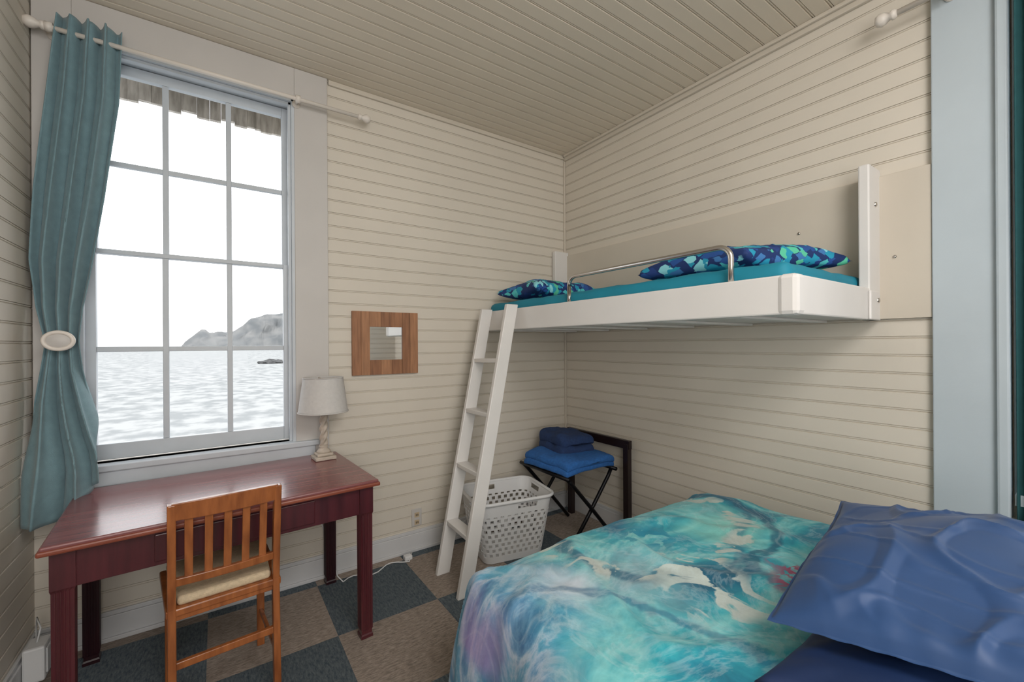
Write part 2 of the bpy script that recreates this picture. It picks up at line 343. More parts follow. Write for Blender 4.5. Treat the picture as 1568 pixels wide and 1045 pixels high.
boxes('stool',[(W0x-0.125,W1x+0.12,YN-0.055,YN+0.06,W0z-0.03,W0z),(W0x-0.12,W1x+0.10,YN-0.04,YN+0.0,W0z-0.1,W0z-0.03)],mSash,w,b=0.005)
def sash(name,y,x0,x1,zb,zr,zt,top,bot,side=0.038):
    L=[(x0-side,x0,y,y+0.035,zb-bot,zt+top),(x1,x1+side,y,y+0.035,zb-bot,zt+top),(x0,x1,y,y+0.035,zt,zt+top),(x0,x1,y,y+0.035,zb-bot,zb)]
    b=0.0125
    for xm in (-0.2087,0.0634): L.append((xm-b,xm+b,y+0.004,y+0.03,zb,zt))
    for zm in zr: L.append((x0,x1,y+0.006,y+0.028,zm-b,zm+b))
    boxes(name,L,mSash,w,b=0.003)
sash('upper_sash',YN+0.085,-0.466,0.322,1.850,[2.278],2.722,0.05,0.02)
sash('lower_sash',YN+0.045,-0.466,0.322,0.912,[1.366],1.826,0.022,0.075)
mg=bpy.data.materials.new('clear_glass'); mg.use_nodes=True; nn=mg.node_tree.nodes; nn.clear()
o_=nn.new('ShaderNodeOutputMaterial'); t_=nn.new('ShaderNodeBsdfTransparent'); g_=nn.new('ShaderNodeBsdfGlossy'); g_.inputs['Roughness'].default_value=0.02
x_=nn.new('ShaderNodeMixShader'); x_.inputs[0].default_value=0.004; mg.node_tree.links.new(t_.outputs[0],x_.inputs[1]); mg.node_tree.links.new(g_.outputs[0],x_.inputs[2]); mg.node_tree.links.new(x_.outputs[0],o_.inputs[0])
mk('glass',[(-0.466,YN+0.1,0.91),(0.322,YN+0.1,0.91),(0.322,YN+0.1,2.722),(-0.466,YN+0.1,2.722)],[(0,1,2,3)],mg,w)

# ---------------------------------------------------------------- window 2 (east, mostly out of frame)
w=empty('window_2',(XR,-0.2,1.8))
boxes('casing',[(XR-0.03,XR+0.008,0.27,0.462,0.0,CEIL-0.05),(XR-0.03,XR+0.008,-0.85,-0.66,0.0,CEIL-0.05),(XR-0.03,XR+0.008,-0.66,0.27,2.79,CEIL-0.05)],mCasB,w,b=0.004)
boxes('back_band',[(XR-0.055,XR+0.0,0.250,0.285,0.72,2.82),(XR-0.05,XR+0.0,-0.68,-0.65,0.72,2.82)],mCasB,w,b=0.008)
boxes('jamb',[(XR-0.02,XR+0.18,0.205,0.245,0.8,2.8),(XR-0.02,XR+0.18,-0.66,-0.63,0.8,2.8),(XR-0.06,XR+0.18,-0.64,0.24,0.78,0.82)],mCasB,w)
boxes('sash',[(XR+0.06,XR+0.1,-0.63,0.21,0.82,0.9),(XR+0.06,XR+0.1,-0.63,0.21,2.72,2.8),(XR+0.06,XR+0.1,-0.63,0.21,1.8,1.84),(XR+0.06,XR+0.1,-0.63,-0.59,0.82,2.8),(XR+0.06,XR+0.1,0.17,0.21,0.82,2.8),(XR+0.07,XR+0.09,-0.36,-0.335,0.82,2.8),(XR+0.07,XR+0.09,-0.09,-0.065,0.82,2.8)],mSash,w)

# ---------------------------------------------------------------- curtains + rods
def rod(name,p0,p1,r,axis,brk):
    e=empty(name,p0)
    tube('rod',[p0,p1],r,mRod,e)
    p0=Vector(p0);p1=Vector(p1);d=(p1-p0).normalized()
    for k,(p,s) in enumerate(((p0,-1),(p1,1))):
        prof=[(r,-0.01),(r*1.7,0.0),(r*1.7,0.008),(r*1.1,0.014),(r*2.0,0.03),(r*2.3,0.045),(r*1.7,0.06),(0.002,0.066)]
        pts=[p+d*s*z for (_,z) in prof]
        tube('finial_%d'%k,pts,1,mRod,e,seg=16,radii=[a for a,_ in prof])
    for k,(a,b) in enumerate(brk):
        tube('bracket_%d'%k,[a,b],0.007,mRod,e); 
        dd=(Vector(b)-Vector(a)).normalized()
        tube('bracket_cup_%d'%k,[Vector(a)-d*0.012,Vector(a)+d*0.012],r*1.9,mRod,e)
        tube('bracket_plate_%d'%k,[Vector(b)-dd*0.012,Vector(b)],0.022,mRod,e)
    return e
rod('curtain_rod',(-0.60,2.648,2.76),(0.72,2.648,2.76),0.011,'x',[((0.385,2.648,2.76),(0.385,YN-0.022,2.76)),((-0.585,2.648,2.76),(-0.585,YN-0.022,2.76))])
rod('curtain_rod',(2.355,0.56,2.76),(2.355,-1.0,2.76),0.012,'y',[((2.355,0.40,2.76),(XR-0.026,0.40,2.76))])

prof=[(2.83,-0.560,-0.352),(2.50,-0.588,-0.3625),(2.05,-0.628,-0.412),(1.75,-0.645,-0.453),(1.55,-0.628,-0.482),(1.40,-0.600,-0.492),(1.28,-0.615,-0.482),(1.15,-0.635,-0.456),(0.92,-0.65,-0.418),(0.66,-0.652,-0.425)]
def interp(z):
    for a,b in zip(prof,prof[1:]):
        if a[0]>=z>=b[0]:
            t=(a[0]-z)/(a[0]-b[0])
            return a[1]+(b[1]-a[1])*t,a[2]+(b[2]-a[2])*t
    return prof[-1][1:]
V=[];F=[];nu=120;nz=110
for j in range(nz+1):
    for i in range(nu+1):
        s=i/nu; zb=0.645+0.15*max(0,(s-0.45)/0.55)**1.2
        z=2.83+(zb-2.83)*j/nz
        xl,xr=interp(z)
        tie=math.exp(-((z-1.40)/0.16)**2)
        low=max(0,min(1,(1.35-z)/0.5))
        ph=2*math.pi*((3.6-1.0*low)*s)+0.6*math.sin(z*2.1)+low*1.6*math.sin(s*4+z*2.5)
        A=(0.038*(1-0.35*tie)) if z>1.4 else 0.038*(1-0.45*tie)+0.008*low
        y=2.652+A*math.sin(ph)+0.006*math.sin(3*ph+z*4) -0.025*tie-0.11*low
        x=xl+(xr-xl)*(s+0.028*math.sin(2*ph)) 
        if z>2.72: y+=0.006*math.sin(40*s)
        V.append((max(x,XL+0.006),min(y,YN-0.035),z))
for j in range(nz):
    for i in range(nu):
        a=j*(nu+1)+i; F.append((a,a+1,a+nu+2,a+nu+1))
o=mk('curtain',V,F,mCurt,smooth=True); md=o.modifiers.new('s','SOLIDIFY'); md.thickness=0.003
HX=-0.545
e=empty('curtain_holdback',(HX,2.56,1.40))
def oval(name,c,rx,rz,r,m,p,n=40):
    return tube(name,[(c[0]+rx*math.cos(2*math.pi*k/n),c[1],c[2]+rz*math.sin(2*math.pi*k/n)) for k in range(n)],r,m,p,closed=True)
oval('ring',(HX,2.565,1.405),0.045,0.036,0.008,mRod,e)
V=[];F=[]
for q in range(6):
    rr=q/5
    for k in range(32): V.append((HX+0.042*rr*math.cos(k*math.pi/16),2.567-0.012*(1-rr*rr),1.405+0.034*rr*math.sin(k*math.pi/16)))
for q in range(5):
    for k in range(32): F.append((q*32+k,q*32+(k+1)%32,(q+1)*32+(k+1)%32,(q+1)*32+k))
mk('medallion',V,F,mTrim,e,smooth=True)
tube('stem',[(HX,2.57,1.405),(HX,YN-0.02,1.405)],0.008,mRod,e)
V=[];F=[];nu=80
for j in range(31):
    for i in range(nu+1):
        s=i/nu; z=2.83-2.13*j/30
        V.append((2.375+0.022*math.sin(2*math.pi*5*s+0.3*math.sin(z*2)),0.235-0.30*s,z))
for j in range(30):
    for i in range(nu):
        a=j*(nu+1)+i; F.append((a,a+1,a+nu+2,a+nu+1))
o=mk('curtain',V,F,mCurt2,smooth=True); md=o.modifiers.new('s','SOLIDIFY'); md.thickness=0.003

# ---------------------------------------------------------------- desk
DH=0.745
R=Matrix.Translation(Vector((-0.463,1.952,0)))@Matrix.Rotation(math.radians(3.6),4,'Z')
DL,DD=1.095,0.69
e=empty('desk',(0.1,2.3,0))
def dbox(n,*a,m=mDesk,b=0.003): return box(n,*a,m,e,b,M=R)
dbox('top',0,DL,0,DD,DH-0.022,DH,m=mDeskTop,b=0.006)
dbox('top_edge',-0.006,DL+0.006,-0.006,DD+0.004,DH-0.030,DH-0.012,m=mEdge,b=0.006)
dbox('apron_front',0.07,DL-0.07,0.035,0.055,DH-0.16,DH-0.03)
dbox('apron_back',0.07,DL-0.07,DD-0.055,DD-0.035,DH-0.16,DH-0.03)
dbox('apron_left',0.035,0.055,0.07,DD-0.07,DH-0.16,DH-0.03)
dbox('apron_right',DL-0.055,DL-0.035,0.07,DD-0.07,DH-0.16,DH-0.03)
dbox('drawer_face',0.28,0.82,0.028,0.036,DH-0.145,DH-0.045,b=0.004)
k=0
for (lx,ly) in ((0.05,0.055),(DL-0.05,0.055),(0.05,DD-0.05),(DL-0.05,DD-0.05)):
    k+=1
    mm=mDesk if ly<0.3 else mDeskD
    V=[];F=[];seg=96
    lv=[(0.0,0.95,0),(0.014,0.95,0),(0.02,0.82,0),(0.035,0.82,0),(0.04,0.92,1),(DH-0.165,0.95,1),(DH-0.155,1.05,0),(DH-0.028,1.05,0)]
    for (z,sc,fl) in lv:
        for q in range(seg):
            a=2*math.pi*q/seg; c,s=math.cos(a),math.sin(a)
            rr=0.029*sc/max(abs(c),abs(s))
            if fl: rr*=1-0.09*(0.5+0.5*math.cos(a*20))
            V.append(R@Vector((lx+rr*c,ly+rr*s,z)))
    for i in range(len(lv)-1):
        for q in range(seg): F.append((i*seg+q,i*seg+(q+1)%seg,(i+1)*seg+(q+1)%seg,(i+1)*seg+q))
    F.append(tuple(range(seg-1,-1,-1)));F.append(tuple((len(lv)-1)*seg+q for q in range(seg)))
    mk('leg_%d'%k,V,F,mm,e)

# ---------------------------------------------------------------- chair
e=empty('dining_chair',(0.03,2.0,0))
C=Matrix.Translation(Vector((-0.142,1.885,0)))@Matrix.Rotation(math.radians(5),4,'Z')
cw=0.352
def cpt(x,y,z): return C@Vector((x,y,z))
def post(name,x):
    pts=[(x,0.02,0.0),(x,0.035,0.25),(x,0.045,0.45),(x,0.025,0.62),(x,-0.005,0.833)]
    V=[];F=[]
    for (px,py,pz) in pts:
        for (i,j) in ((-1,-1),(1,-1),(1,1),(-1,1)): V.append(cpt(px+i*0.0125,py+j*0.017,pz))
    for i in range(len(pts)-1):
        for q in range(4): F.append((i*4+q,i*4+(q+1)%4,(i+1)*4+(q+1)%4,(i+1)*4+q))
    F.append((3,2,1,0)); F.append(tuple((len(pts)-1)*4+q for q in range(4)))
    bev(mk(name,V,F,mChair,e),0.004)
post('back_post_left',0.0125); post('back_post_right',cw-0.0125)
def crail(name,z0,z1,y0,y1,th=0.022,arc=0.0,top=0.0):
    V=[];F=[];n=16
    for i in range(n+1):
        s=i/n; x=0.012+(cw-0.024)*s; bow=-arc*4*s*(1-s); tz=top*4*s*(1-s)
        V+= [cpt(x,y0+bow-th/2,z0),cpt(x,y0+bow+th/2,z0),cpt(x,y1+bow+th/2,z1+tz),cpt(x,y1+bow-th/2,z1+tz)]
    for i in range(n):
        for q in range(4): F.append((i*4+q,i*4+(q+1)%4,(i+1)*4+(q+1)%4,(i+1)*4+q))
    F.append((3,2,1,0));F.append(tuple(n*4+q for q in range(4)))
    bev(mk(name,V,F,mChair,e),0.003)
crail('crest_rail',0.775,0.836,0.002,-0.008,0.024,arc=0.02,top=0.006)
crail('lower_back_rail',0.53,0.56,0.037,0.033,0.02,arc=0.012)
crail('rear_seat_rail',0.405,0.445,0.045,0.045,0.022)
crail('rear_stretcher',0.235,0.262,0.034,0.034,0.018)
for k in range(5):
    x=0.012+(cw-0.024)*(k+1)/6+ (k-2)*0.003
    s=(x-0.012)/(cw-0.024); bw=4*s*(1-s)
    beam('slat_%d'%k,cpt(x,0.036-0.012*bw,0.55),cpt(x,0.004-0.02*bw,0.785),0.025,0.009,C.to_3x3()@Vector((1,0,0)),mChair,e,0.002)
V=[cpt(-0.005,0.03,0.42),cpt(cw+0.005,0.03,0.42),cpt(cw+0.02,0.40,0.42),cpt(-0.02,0.40,0.42)]
V+=[v+Vector((0,0,0.03)) for v in V]; bev(mk('seat_frame',V,BF,mChair,e),0.006)
V=[cpt(0.028,0.045,0.448),cpt(cw-0.028,0.045,0.448),cpt(cw,0.39,0.448),cpt(0.0,0.39,0.448)]
V+=[v+Vector((0,0,0.034)) for v in V]; bev(mk('seat_cushion',V,BF,mSeat,e),0.014,4)
for k,x in enumerate((0.012,cw-0.012)):
    beam('front_leg_%d'%k,cpt(x,0.38,0),cpt(x,0.38,0.43),0.030,0.030,(1,0,0),mChair,e)
    beam('side_stretcher_%d'%k,cpt(x,0.03,0.16),cpt(x,0.38,0.16),0.020,0.014,(0,0,1),mChair,e)
    beam('side_seat_rail_%d'%k,cpt(x,0.05,0.40),cpt(x,0.38,0.40),0.04,0.018,(0,0,1),mChair,e)

# ---------------------------------------------------------------- lamp
lx,ly=0.492,2.565
e=empty('table_lamp',(lx,ly,DH))
LR=Matrix.Translation(Vector((lx,ly,DH+0.001)))@Matrix.Rotation(math.radians(3.6),4,'Z')
box('plinth',-0.055,0.055,-0.055,0.055,0,0.020,mLampB,e,0.005,M=LR)
box('plinth_step',-0.042,0.042,-0.042,0.042,0.020,0.036,mLampB,e,0.006,M=LR)
lathe('foot',(lx,ly,DH),[(0.034,0.036),(0.036,0.046),(0.026,0.056),(0.02,0.064),(0.026,0.070),(0.020,0.078)],mLampB,e)
pf=[(0.0185,0.078+0.165*i/60) for i in range(61)]
lathe('twisted_column',(lx,ly,DH),pf,mLampB,e,seg=48,fn=lambda r,z,a:r*(1+0.2*math.cos(3*a-z*130)))
lathe('neck',(lx,ly,DH),[(0.018,0.243),(0.024,0.248),(0.024,0.254),(0.012,0.258),(0.012,0.29),(0.016,0.292),(0.016,0.33),(0.005,0.335),(0.005,0.447),(0.007,0.450)],mLampB,e)
sh=[(0.130,0.262),(0.127,0.275),(0.116,0.36),(0.1045,0.445),(0.104,0.455)]
V=[];F=[];seg=64
for (r,z) in sh:
    for q in range(seg): V.append((lx+r*math.cos(2*math.pi*q/seg),ly+r*math.sin(2*math.pi*q/seg),DH+z))
for i in range(len(sh)-1):
    for q in range(seg): F.append((i*seg+q,i*seg+(q+1)%seg,(i+1)*seg+(q+1)%seg,(i+1)*seg+q))
o=mk('shade',V,F,mShade,e,smooth=True); md=o.modifiers.new('s','SOLIDIFY'); md.thickness=0.003
for r,z,nn in ((0.130,0.264,'a'),(0.1045,0.453,'b')):
    tube('shade_hem_'+nn,[(lx+r*math.cos(2*math.pi*q/48),ly+r*math.sin(2*math.pi*q/48),DH+z) for q in range(48)],0.0028,mShade,e,closed=True,seg=8)
boxes('harp',[(-0.103,0.103,-0.002,0.002,0.444,0.448),(-0.002,0.002,-0.103,0.103,0.444,0.448)],mLampB,e,M=LR)

# ---------------------------------------------------------------- framed mirror
mx0,mx1,mz0,mz1=0.689,1.115,1.19,1.59
ix0,ix1,iz0,iz1=0.797,1.008,1.283,1.494
e=empty('wood_framed_mirror',(0.9,YN,1.4))
yb=YN-0.022
k=0
ed=[mx0,0.743,ix0,0.868,0.938,ix1,1.06,mx1]
for i in range(7):
    a,b_=ed[i],ed[i+1]-0.001
    if i in (0,1,5,6):
        box('plank_%d'%k,a,b_,yb,YN-0.001,mz0,mz1,pl[(0,2,0,0,0,1,2)[i]],e,0.001); k+=1
    else:
        box('plank_%d'%k,a,b_,yb,YN-0.001,iz1,mz1,pl[(i*3)%4],e,0.001); k+=1
        box('plank_%d'%k,a,b_,yb,YN-0.001,mz0,iz0,pl[(i*3+1)%4],e,0.001); k+=1
box('mirror_glass',ix0-0.005,ix1+0.005,YN-0.012,YN-0.008,iz0-0.005,iz1+0.005,mMirror,e)
# ---------------------------------------------------------------- outlet, adapter, cord
e=empty('wall_outlet',(1.105,YN,0.2))
box('plate',1.07,1.14,YN-0.008,YN,0.16,0.275,mTrim,e,0.003)
for k,z in enumerate((0.185,0.235)):
    box('receptacle_%d'%k,1.088,1.122,YN-0.011,YN-0.008,z-0.016,z+0.016,mSeat,e,0.004)
    boxes('slots_%d'%k,[(1.097,1.101,YN-0.0118,YN-0.0105,z-0.007,z+0.007),(1.109,1.113,YN-0.0118,YN-0.0105,z-0.007,z+0.007)],mBlack,e)
e=empty('power_adapter',(-0.6,2.6,0.1))
box('body',XL+0.02,XL+0.085,2.50,2.60,0.03,0.17,mPlast,e,0.008)
box('face',XL+0.083,XL+0.089,2.52,2.58,0.05,0.15,mPlast,e,0.004)
tube('cord',[(XL+0.05,2.55,0.16),(XL+0.06,2.56,0.22),(XL+0.04,2.6,0.25),(XL+0.03,2.63,0.15),(XL+0.03,2.64,0.02)],0.003,mPlast,e)
e=empty('extension_cord',(0.6,2.7,0))
pts=[(0.50,2.71,0.7),(0.54,2.71,0.5),(0.50,2.71,0.35),(0.56,2.70,0.15),(0.58,2.66,0.02)]+[(0.6+0.4*i/12,2.60+0.03*math.sin(i*0.9)+0.03*i/12,0.006) for i in range(13)]+[(1.04,2.66,0.03)]
tube('cable',pts,0.0035,mPlast,e,seg=8)
box('inline_plug',0.98,1.03,2.62,2.66,0.001,0.03,mPlast,e,0.006)

# ---------------------------------------------------------------- bunk bed (wall hung)
BX0,BY0,BY1,BZ0,BZ1=1.60,0.635,2.70,1.475,1.612
e=empty('bunk_bed',(2.0,1.6,1.5))
box('front_rail',BX0,BX0+0.035,BY0+0.02,BY1,BZ0,BZ1,mWhite,e,0.006)
box('end_rail_near',BX0+0.02,2.445,BY0,BY0+0.035,BZ0,BZ1-0.0,mWhite,e,0.006)
box('corner_cap',BX0-0.006,BX0+0.06,BY0-0.006,BY0+0.06,BZ0-0.003,BZ1+0.003,mWhite,e,0.016)
box('end_rail_far',BX0+0.02,2.445,BY1-0.035,BY1,BZ0,BZ1,mWhite,e,0.006)
box('deck',BX0+0.03,2.44,BY0+0.03,BY1-0.03,BZ0+0.01,BZ0+0.03,mWhite,e)
boxes('deck_slats',[(BX0+0.03,2.44,BY0+0.2+0.35*i,BY0+0.26+0.35*i,BZ0-0.002,BZ0+0.01) for i in range(6)],mWhite,e,0.003)
box('wall_post_near',2.30,2.447,0.632,0.672,BZ0,2.145,mWhite,e,0.006)
box('wall_post_far',2.30,2.447,2.69,2.73,BZ0,2.145,mWhite,e,0.006)
box('hinge_plate_near',2.285,2.40,BY0-0.012,BY0,BZ0+0.0,BZ0+0.125,mWhite,e,0.005)
for k,z in enumerate((1.56,1.98)):
    tube('bolt_%d'%k,[(2.37,0.618 if z<1.7 else 0.626,z),(2.37,0.64,z)],0.010,mChrome,e)
def softbox(name,x0,x1,y0,y1,z0,z1,m,p,bv=0.03,amp=0.01,cuts=24):
    bm=bmesh.new(); bmesh.ops.create_cube(bm,size=1)
    for v in bm.verts: v.co=Vector(((x0+x1)/2+v.co.x*(x1-x0),(y0+y1)/2+v.co.y*(y1-y0),(z0+z1)/2+v.co.z*(z1-z0)))
    bmesh.ops.bevel(bm,geom=list(bm.edges),offset=bv,segments=4,profile=0.5,affect='EDGES')
    bmesh.ops.subdivide_edges(bm,edges=[q for q in bm.edges if q.calc_length()>0.15],cuts=cuts,use_grid_fill=True)
    for v in bm.verts:
        if v.co.z>z0+0.02: v.co.z+=amp*noise.noise(v.co*6)+amp*0.6*noise.noise(v.co*14)
    me=bpy.data.meshes.new(name); bm.to_mesh(me); bm.free(); me.materials.append(m)
    for q in me.polygons: q.use_smooth=True
    o=bpy.data.objects.new(name,me); COL.objects.link(o); o.parent=p; o.matrix_parent_inverse=Matrix.Translation(-Vector(p.location)); return o
softbox('mattress',BX0+0.04,2.40,BY0+0.045,BY1-0.04,BZ0+0.03,1.672,mTeal,e,0.035,0.008)
gx=BX0+0.017; g=[(gx,1.775,BZ1-0.02),(gx,1.775,1.70)]
for i in range(7):
    a=math.pi/2*i/6; g.append((gx,1.775-0.05*(1-math.cos(a)),1.70+0.05*math.sin(a)))
for i in range(7):
    a=math.pi/2*i/6; g.append((gx,0.865+0.05*(1-math.sin(a)),1.70+0.05*math.cos(a)))
g.append((gx,0.865,BZ1-0.02))
tube('guard_rail',g,0.011,mChrome,e,seg=16)
box('wall_panel',XR-0.02,XR-0.001,0.68,YN-0.002,1.53,2.115,mPanel,e,0.002)
box('wall_panel_side',XR-0.02,XR-0.001,0.464,0.676,1.48,2.115,mPanel,e,0.002)
for k,(y,z) in enumerate(((0.95,1.93),(1.5,1.93),(2.0,1.93),(2.0,1.72),(0.58,1.75))):
    tube('panel_bolt_%d'%k,[(XR-0.026,y,z),(XR-0.018,y,z)],0.006,mChrome,e)
pillow('pillow',[(1.80,0.90,1.745),(2.33,0.70,1.745),(2.38,1.42,1.745),(1.86,1.50,1.745)],0.18,mFish,None,wr=0.016,seed=3,wscale=8,flat=0.25)
pillow('pillow',[(1.68,2.16,1.74),(2.26,2.16,1.74),(2.26,2.62,1.74),(1.68,2.62,1.74)],0.18,mFish,None,wr=0.014,seed=8,wscale=8,flat=0.3)

# ---------------------------------------------------------------- ladder
e=empty('bunk_ladder',(1.3,2.3,0))
rl=(Vector((1.114,2.36,0.0)),Vector((1.548,2.545,1.62))); rr_=(Vector((1.103,2.07,0.0)),Vector((1.538,2.225,1.63)))
def lrail(n,a,b):
    w=0.042; V=[]
    for p in (a,b):
        for (i,j) in ((-1,-1),(1,-1),(1,1),(-1,1)): V.append(p+Vector((i*w,j*0.0145,0)))
    bev(mk(n,V,BF,mWhite,e),0.004)
lrail('rail_left',*rl); lrail('rail_right',*rr_)
for k,z in enumerate((0.29,0.62,0.95,1.27)):
    t=z/1.62; a=rl[0].lerp(rl[1],t); b=rr_[0].lerp(rr_[1],t)
    beam('rung_%d'%k,a,b,0.075,0.026,(1,0,0),mWhite,e,0.004)

# ---------------------------------------------------------------- laundry basket
bc=Vector((1.60,2.40,0)); ba=math.radians(-11)
e=empty('laundry_basket',bc)
def rrect(a,b,r,n):
    pts=[]; cs=[(a-r,b-r,0),(-a+r,b-r,90),(-a+r,-b+r,180),(a-r,-b+r,270)]
    for (cx,cy,st) in cs:
        for i in range(12):
            an=math.radians(st+90*i/11); pts.append(Vector((cx+r*math.cos(an),cy+r*math.sin(an),0)))
    L=[0]; 
    for i in range(len(pts)): L.append(L[-1]+(pts[(i+1)%len(pts)]-pts[i]).length)
    out=[]
    for k in range(n):
        s=L[-1]*k/n; i=max(q for q in range(len(pts)) if L[q]<=s)
        t=(s-L[i])/max(1e-9,L[i+1]-L[i]); out.append(pts[i].lerp(pts[(i+1)%len(pts)],t))
    return out
N=144;rows=37;hB=0.39;V=[];F=[]
Rb=Matrix.Translation(bc)@Matrix.Rotation(ba,4,'Z')
for j in range(rows+1):
    t=j/rows; a=0.205+0.06*t; b=0.165+0.05*t
    for p in rrect(a,b,0.06+0.02*t,N): V.append(Rb@Vector((p.x,p.y,0.004+hB*t)))
for j in range(rows):
    for k in range(N):
        g=(j//3)
        hole=(3<=j<=28) and (j%3!=0) and ((k+(1 if g%2 else 0)*2)%4 in (1,2))
        kk=k/N
        hand=(32<=j<=34) and (abs(kk-0.21)<0.04 or abs(kk-0.71)<0.04 or abs(kk-0.46)<0.035 or abs(kk-0.96)<0.035)
        if hole or hand: continue
        F.append((j*N+k,j*N+(k+1)%N,(j+1)*N+(k+1)%N,(j+1)*N+k))
F.append(tuple(range(N-1,-1,-1)))
o=mk('body',V,F,mPlast,e,smooth=False); md=o.modifiers.new('s','SOLIDIFY'); md.thickness=0.004
rim=[Rb@Vector((p.x,p.y,hB+0.004)) for p in rrect(0.27,0.22,0.08,80)]
tube('rim',rim,0.011,mPlast,e,closed=True,seg=10)

# ---------------------------------------------------------------- luggage rack + towels
e=empty('luggage_rack',(2.1,2.3,0))
for k,y in enumerate((2.02,2.60)):
    beam('back_post_%d'%k,(2.38,y,0),(2.38,y,0.67),0.045,0.04,(0,1,0),mBlackW,e)
beam('back_top_rail',(2.38,1.99,0.665),(2.38,2.63,0.665),0.06,0.03,(0,0,1),mBlackW,e)
for k,y in enumerate((2.07,2.55)):
    tube('leg_a_%d'%k,[(1.86,y,0.50),(1.90,y,0.46),(2.1,y,0.24),(2.30,y,0.012)],0.013,mBlack,e)
    tube('leg_b_%d'%k,[(2.30,y+0.026,0.50),(2.27,y+0.026,0.45),(2.08,y+0.026,0.22),(1.90,y+0.026,0.012)],0.013,mBlack,e)
tube('top_bar_1',[(1.86,2.05,0.50),(1.86,2.58,0.50)],0.013,mBlack,e)
tube('top_bar_2',[(2.30,2.05,0.50),(2.30,2.60,0.50)],0.013,mBlack,e)
for k in range(3): box('strap_%d'%k,1.855,2.305,2.12+0.18*k,2.16+0.18*k,0.511,0.515,mBlack,e)
def towel(name,c,sx,sy,layers,th,m,rot=0,sag=0.0,amp=0.012):
    e=empty(name,c)
    for k in range(layers):
        z0=k*th*0.9
        o=softbox('fold_%d'%k,-sx/2+random.uniform(0,0.02),sx/2-random.uniform(0,0.02),-sy/2+random.uniform(0,0.02),sy/2-random.uniform(0,0.02),z0,z0+th*1.05,m,e,th*0.45,amp,14)
        for v in o.data.vertices:
            x=v.co.x/(sx/2); y=v.co.y/(sy/2)
            v.co.z-=sag*(abs(x)**4*0.8+abs(y)**4*0.6)
            f=1-0.06*abs(x*y)**2; v.co.x*=f; v.co.y*=f
            v.co.x+=0.012*noise.noise(Vector((v.co.y*9,z0*40,1))); v.co.y+=0.012*noise.noise(Vector((v.co.x*9,z0*40,5)))
        o.matrix_parent_inverse=Matrix(); o.location=(0,0,0); o.rotation_euler=(0,0,rot)
    return e
towel('folded_towel',(2.08,2.30,0.535),0.50,0.50,2,0.042,mTowel,0.03,sag=0.03)
towel('folded_towel',(2.13,2.38,0.612),0.32,0.34,2,0.066,mTowelD,-0.12,sag=0.035,amp=0.028)

# ---------------------------------------------------------------- bed
e=empty('double_bed',(1.45,0.4,0))
bx0,bx1,by0,by1,bz=0.765,2.15,-0.62,1.28,0.605
box('mattress',bx0+0.01,bx1-0.01,by0,by1-0.01,0.30,bz-0.03,mNavyD,e,0.05)
box('box_spring',bx0+0.03,bx1-0.03,by0,by1-0.03,0.14,0.30,mTrim,e,0.01)
for k,(x,y) in enumerate(((bx0+0.1,by0+0.1),(bx1-0.1,by0+0.1),(bx0+0.1,by1-0.1),(bx1-0.1,by1-0.1))):
    box('foot_%d'%k,x-0.03,x+0.03,y-0.03,y+0.03,0,0.14,mBlackW,e,0.004)
V=[];F=[];hem=0.50
s0,s1=-hem,(bx1-bx0)+0.30; t1=(by1-0.15)+hem
ns,nt_=190,150
for j in range(nt_+1):
    for i in range(ns+1):
        s=s0+(s1-s0)*i/ns; t=0.15+ (t1)*j/nt_ 
        x=bx0+s; y=t
        ds=(bx0-x) if x<bx0 else ((x-bx1) if x>bx1 else 0); sx=-1 if x<bx0 else 1
        dt=max(0,y-by1); d=math.hypot(ds,dt)
        d_=min(d,hem)
        cx=min(max(x,bx0),bx1); cy=min(y,by1)
        base=Vector((cx,cy,0)); z=bz+0.012*noise.noise(Vector((cx*3,cy*3,1)))+0.006*noise.noise(Vector((cx*8,cy*5,4)))
        z+=0.014*max(0,1-abs(noise.noise(Vector((cx*2.2+cy*1.3,cy*2.6-cx,9))))*6)
        ed=min(cx-bx0,bx1-cx,by1-cy); z-=0.018*math.exp(-max(0,ed)/0.05)
        cr=math.hypot(max(0,cx-(bx1-0.45))/0.45,max(0,cy-(by1-0.35))/0.35); z-=0.03*max(0,cr-0.7)
        if d>0:
            ux,uy=sx*ds/d,dt/d; r=0.06
            out=r*(1-math.exp(-d_/r))*0.9+(0.13 if sx<0 else 0.02)*d_
            per=(cy if ds>dt else cx)+ (math.atan2(dt,ds)*0.35)
            out+=0.016*math.sin(per*17+1.5*noise.noise(Vector((per*3,d_*2,0))))*min(1,d_/0.3)+0.012*noise.noise(Vector((per*5,d_*4,2)))*min(1,d_/0.1)
            z-= d_-r*0.8*(1-math.exp(-d_/(r*0.8)))
            base+=Vector((ux*out,uy*out,0))
        base.z=max(z,0.03); base.x=min(base.x,XR-0.03); V.append(base)
for j in range(nt_):
    for i in range(ns):
        a=j*(ns+1)+i; F.append((a,a+1,a+ns+2,a+ns+1))
o=mk('quilt',V,F,mQuilt,e,smooth=True); md=o.modifiers.new('s','SOLIDIFY'); md.thickness=0.006; md.offset=1
pillow('pillow',[(0.90,0.44,0.68),(1.62,0.50,0.68),(1.78,0.0,0.68),(0.92,-0.12,0.68)],0.13,mNavyD,None,n=50,wr=0.012,seed=21)
pillow('pillow',[(1.045,0.47,0.75),(1.73,0.55,0.84),(1.92,-0.02,0.84),(1.13,-0.06,0.79)],0.20,mNavy,None,n=120,wr=0.020,seed=12,bow=0.02,flat=0.45,wscale=4.6,ridge=0.6,puck=0.12,pipe=0.012)

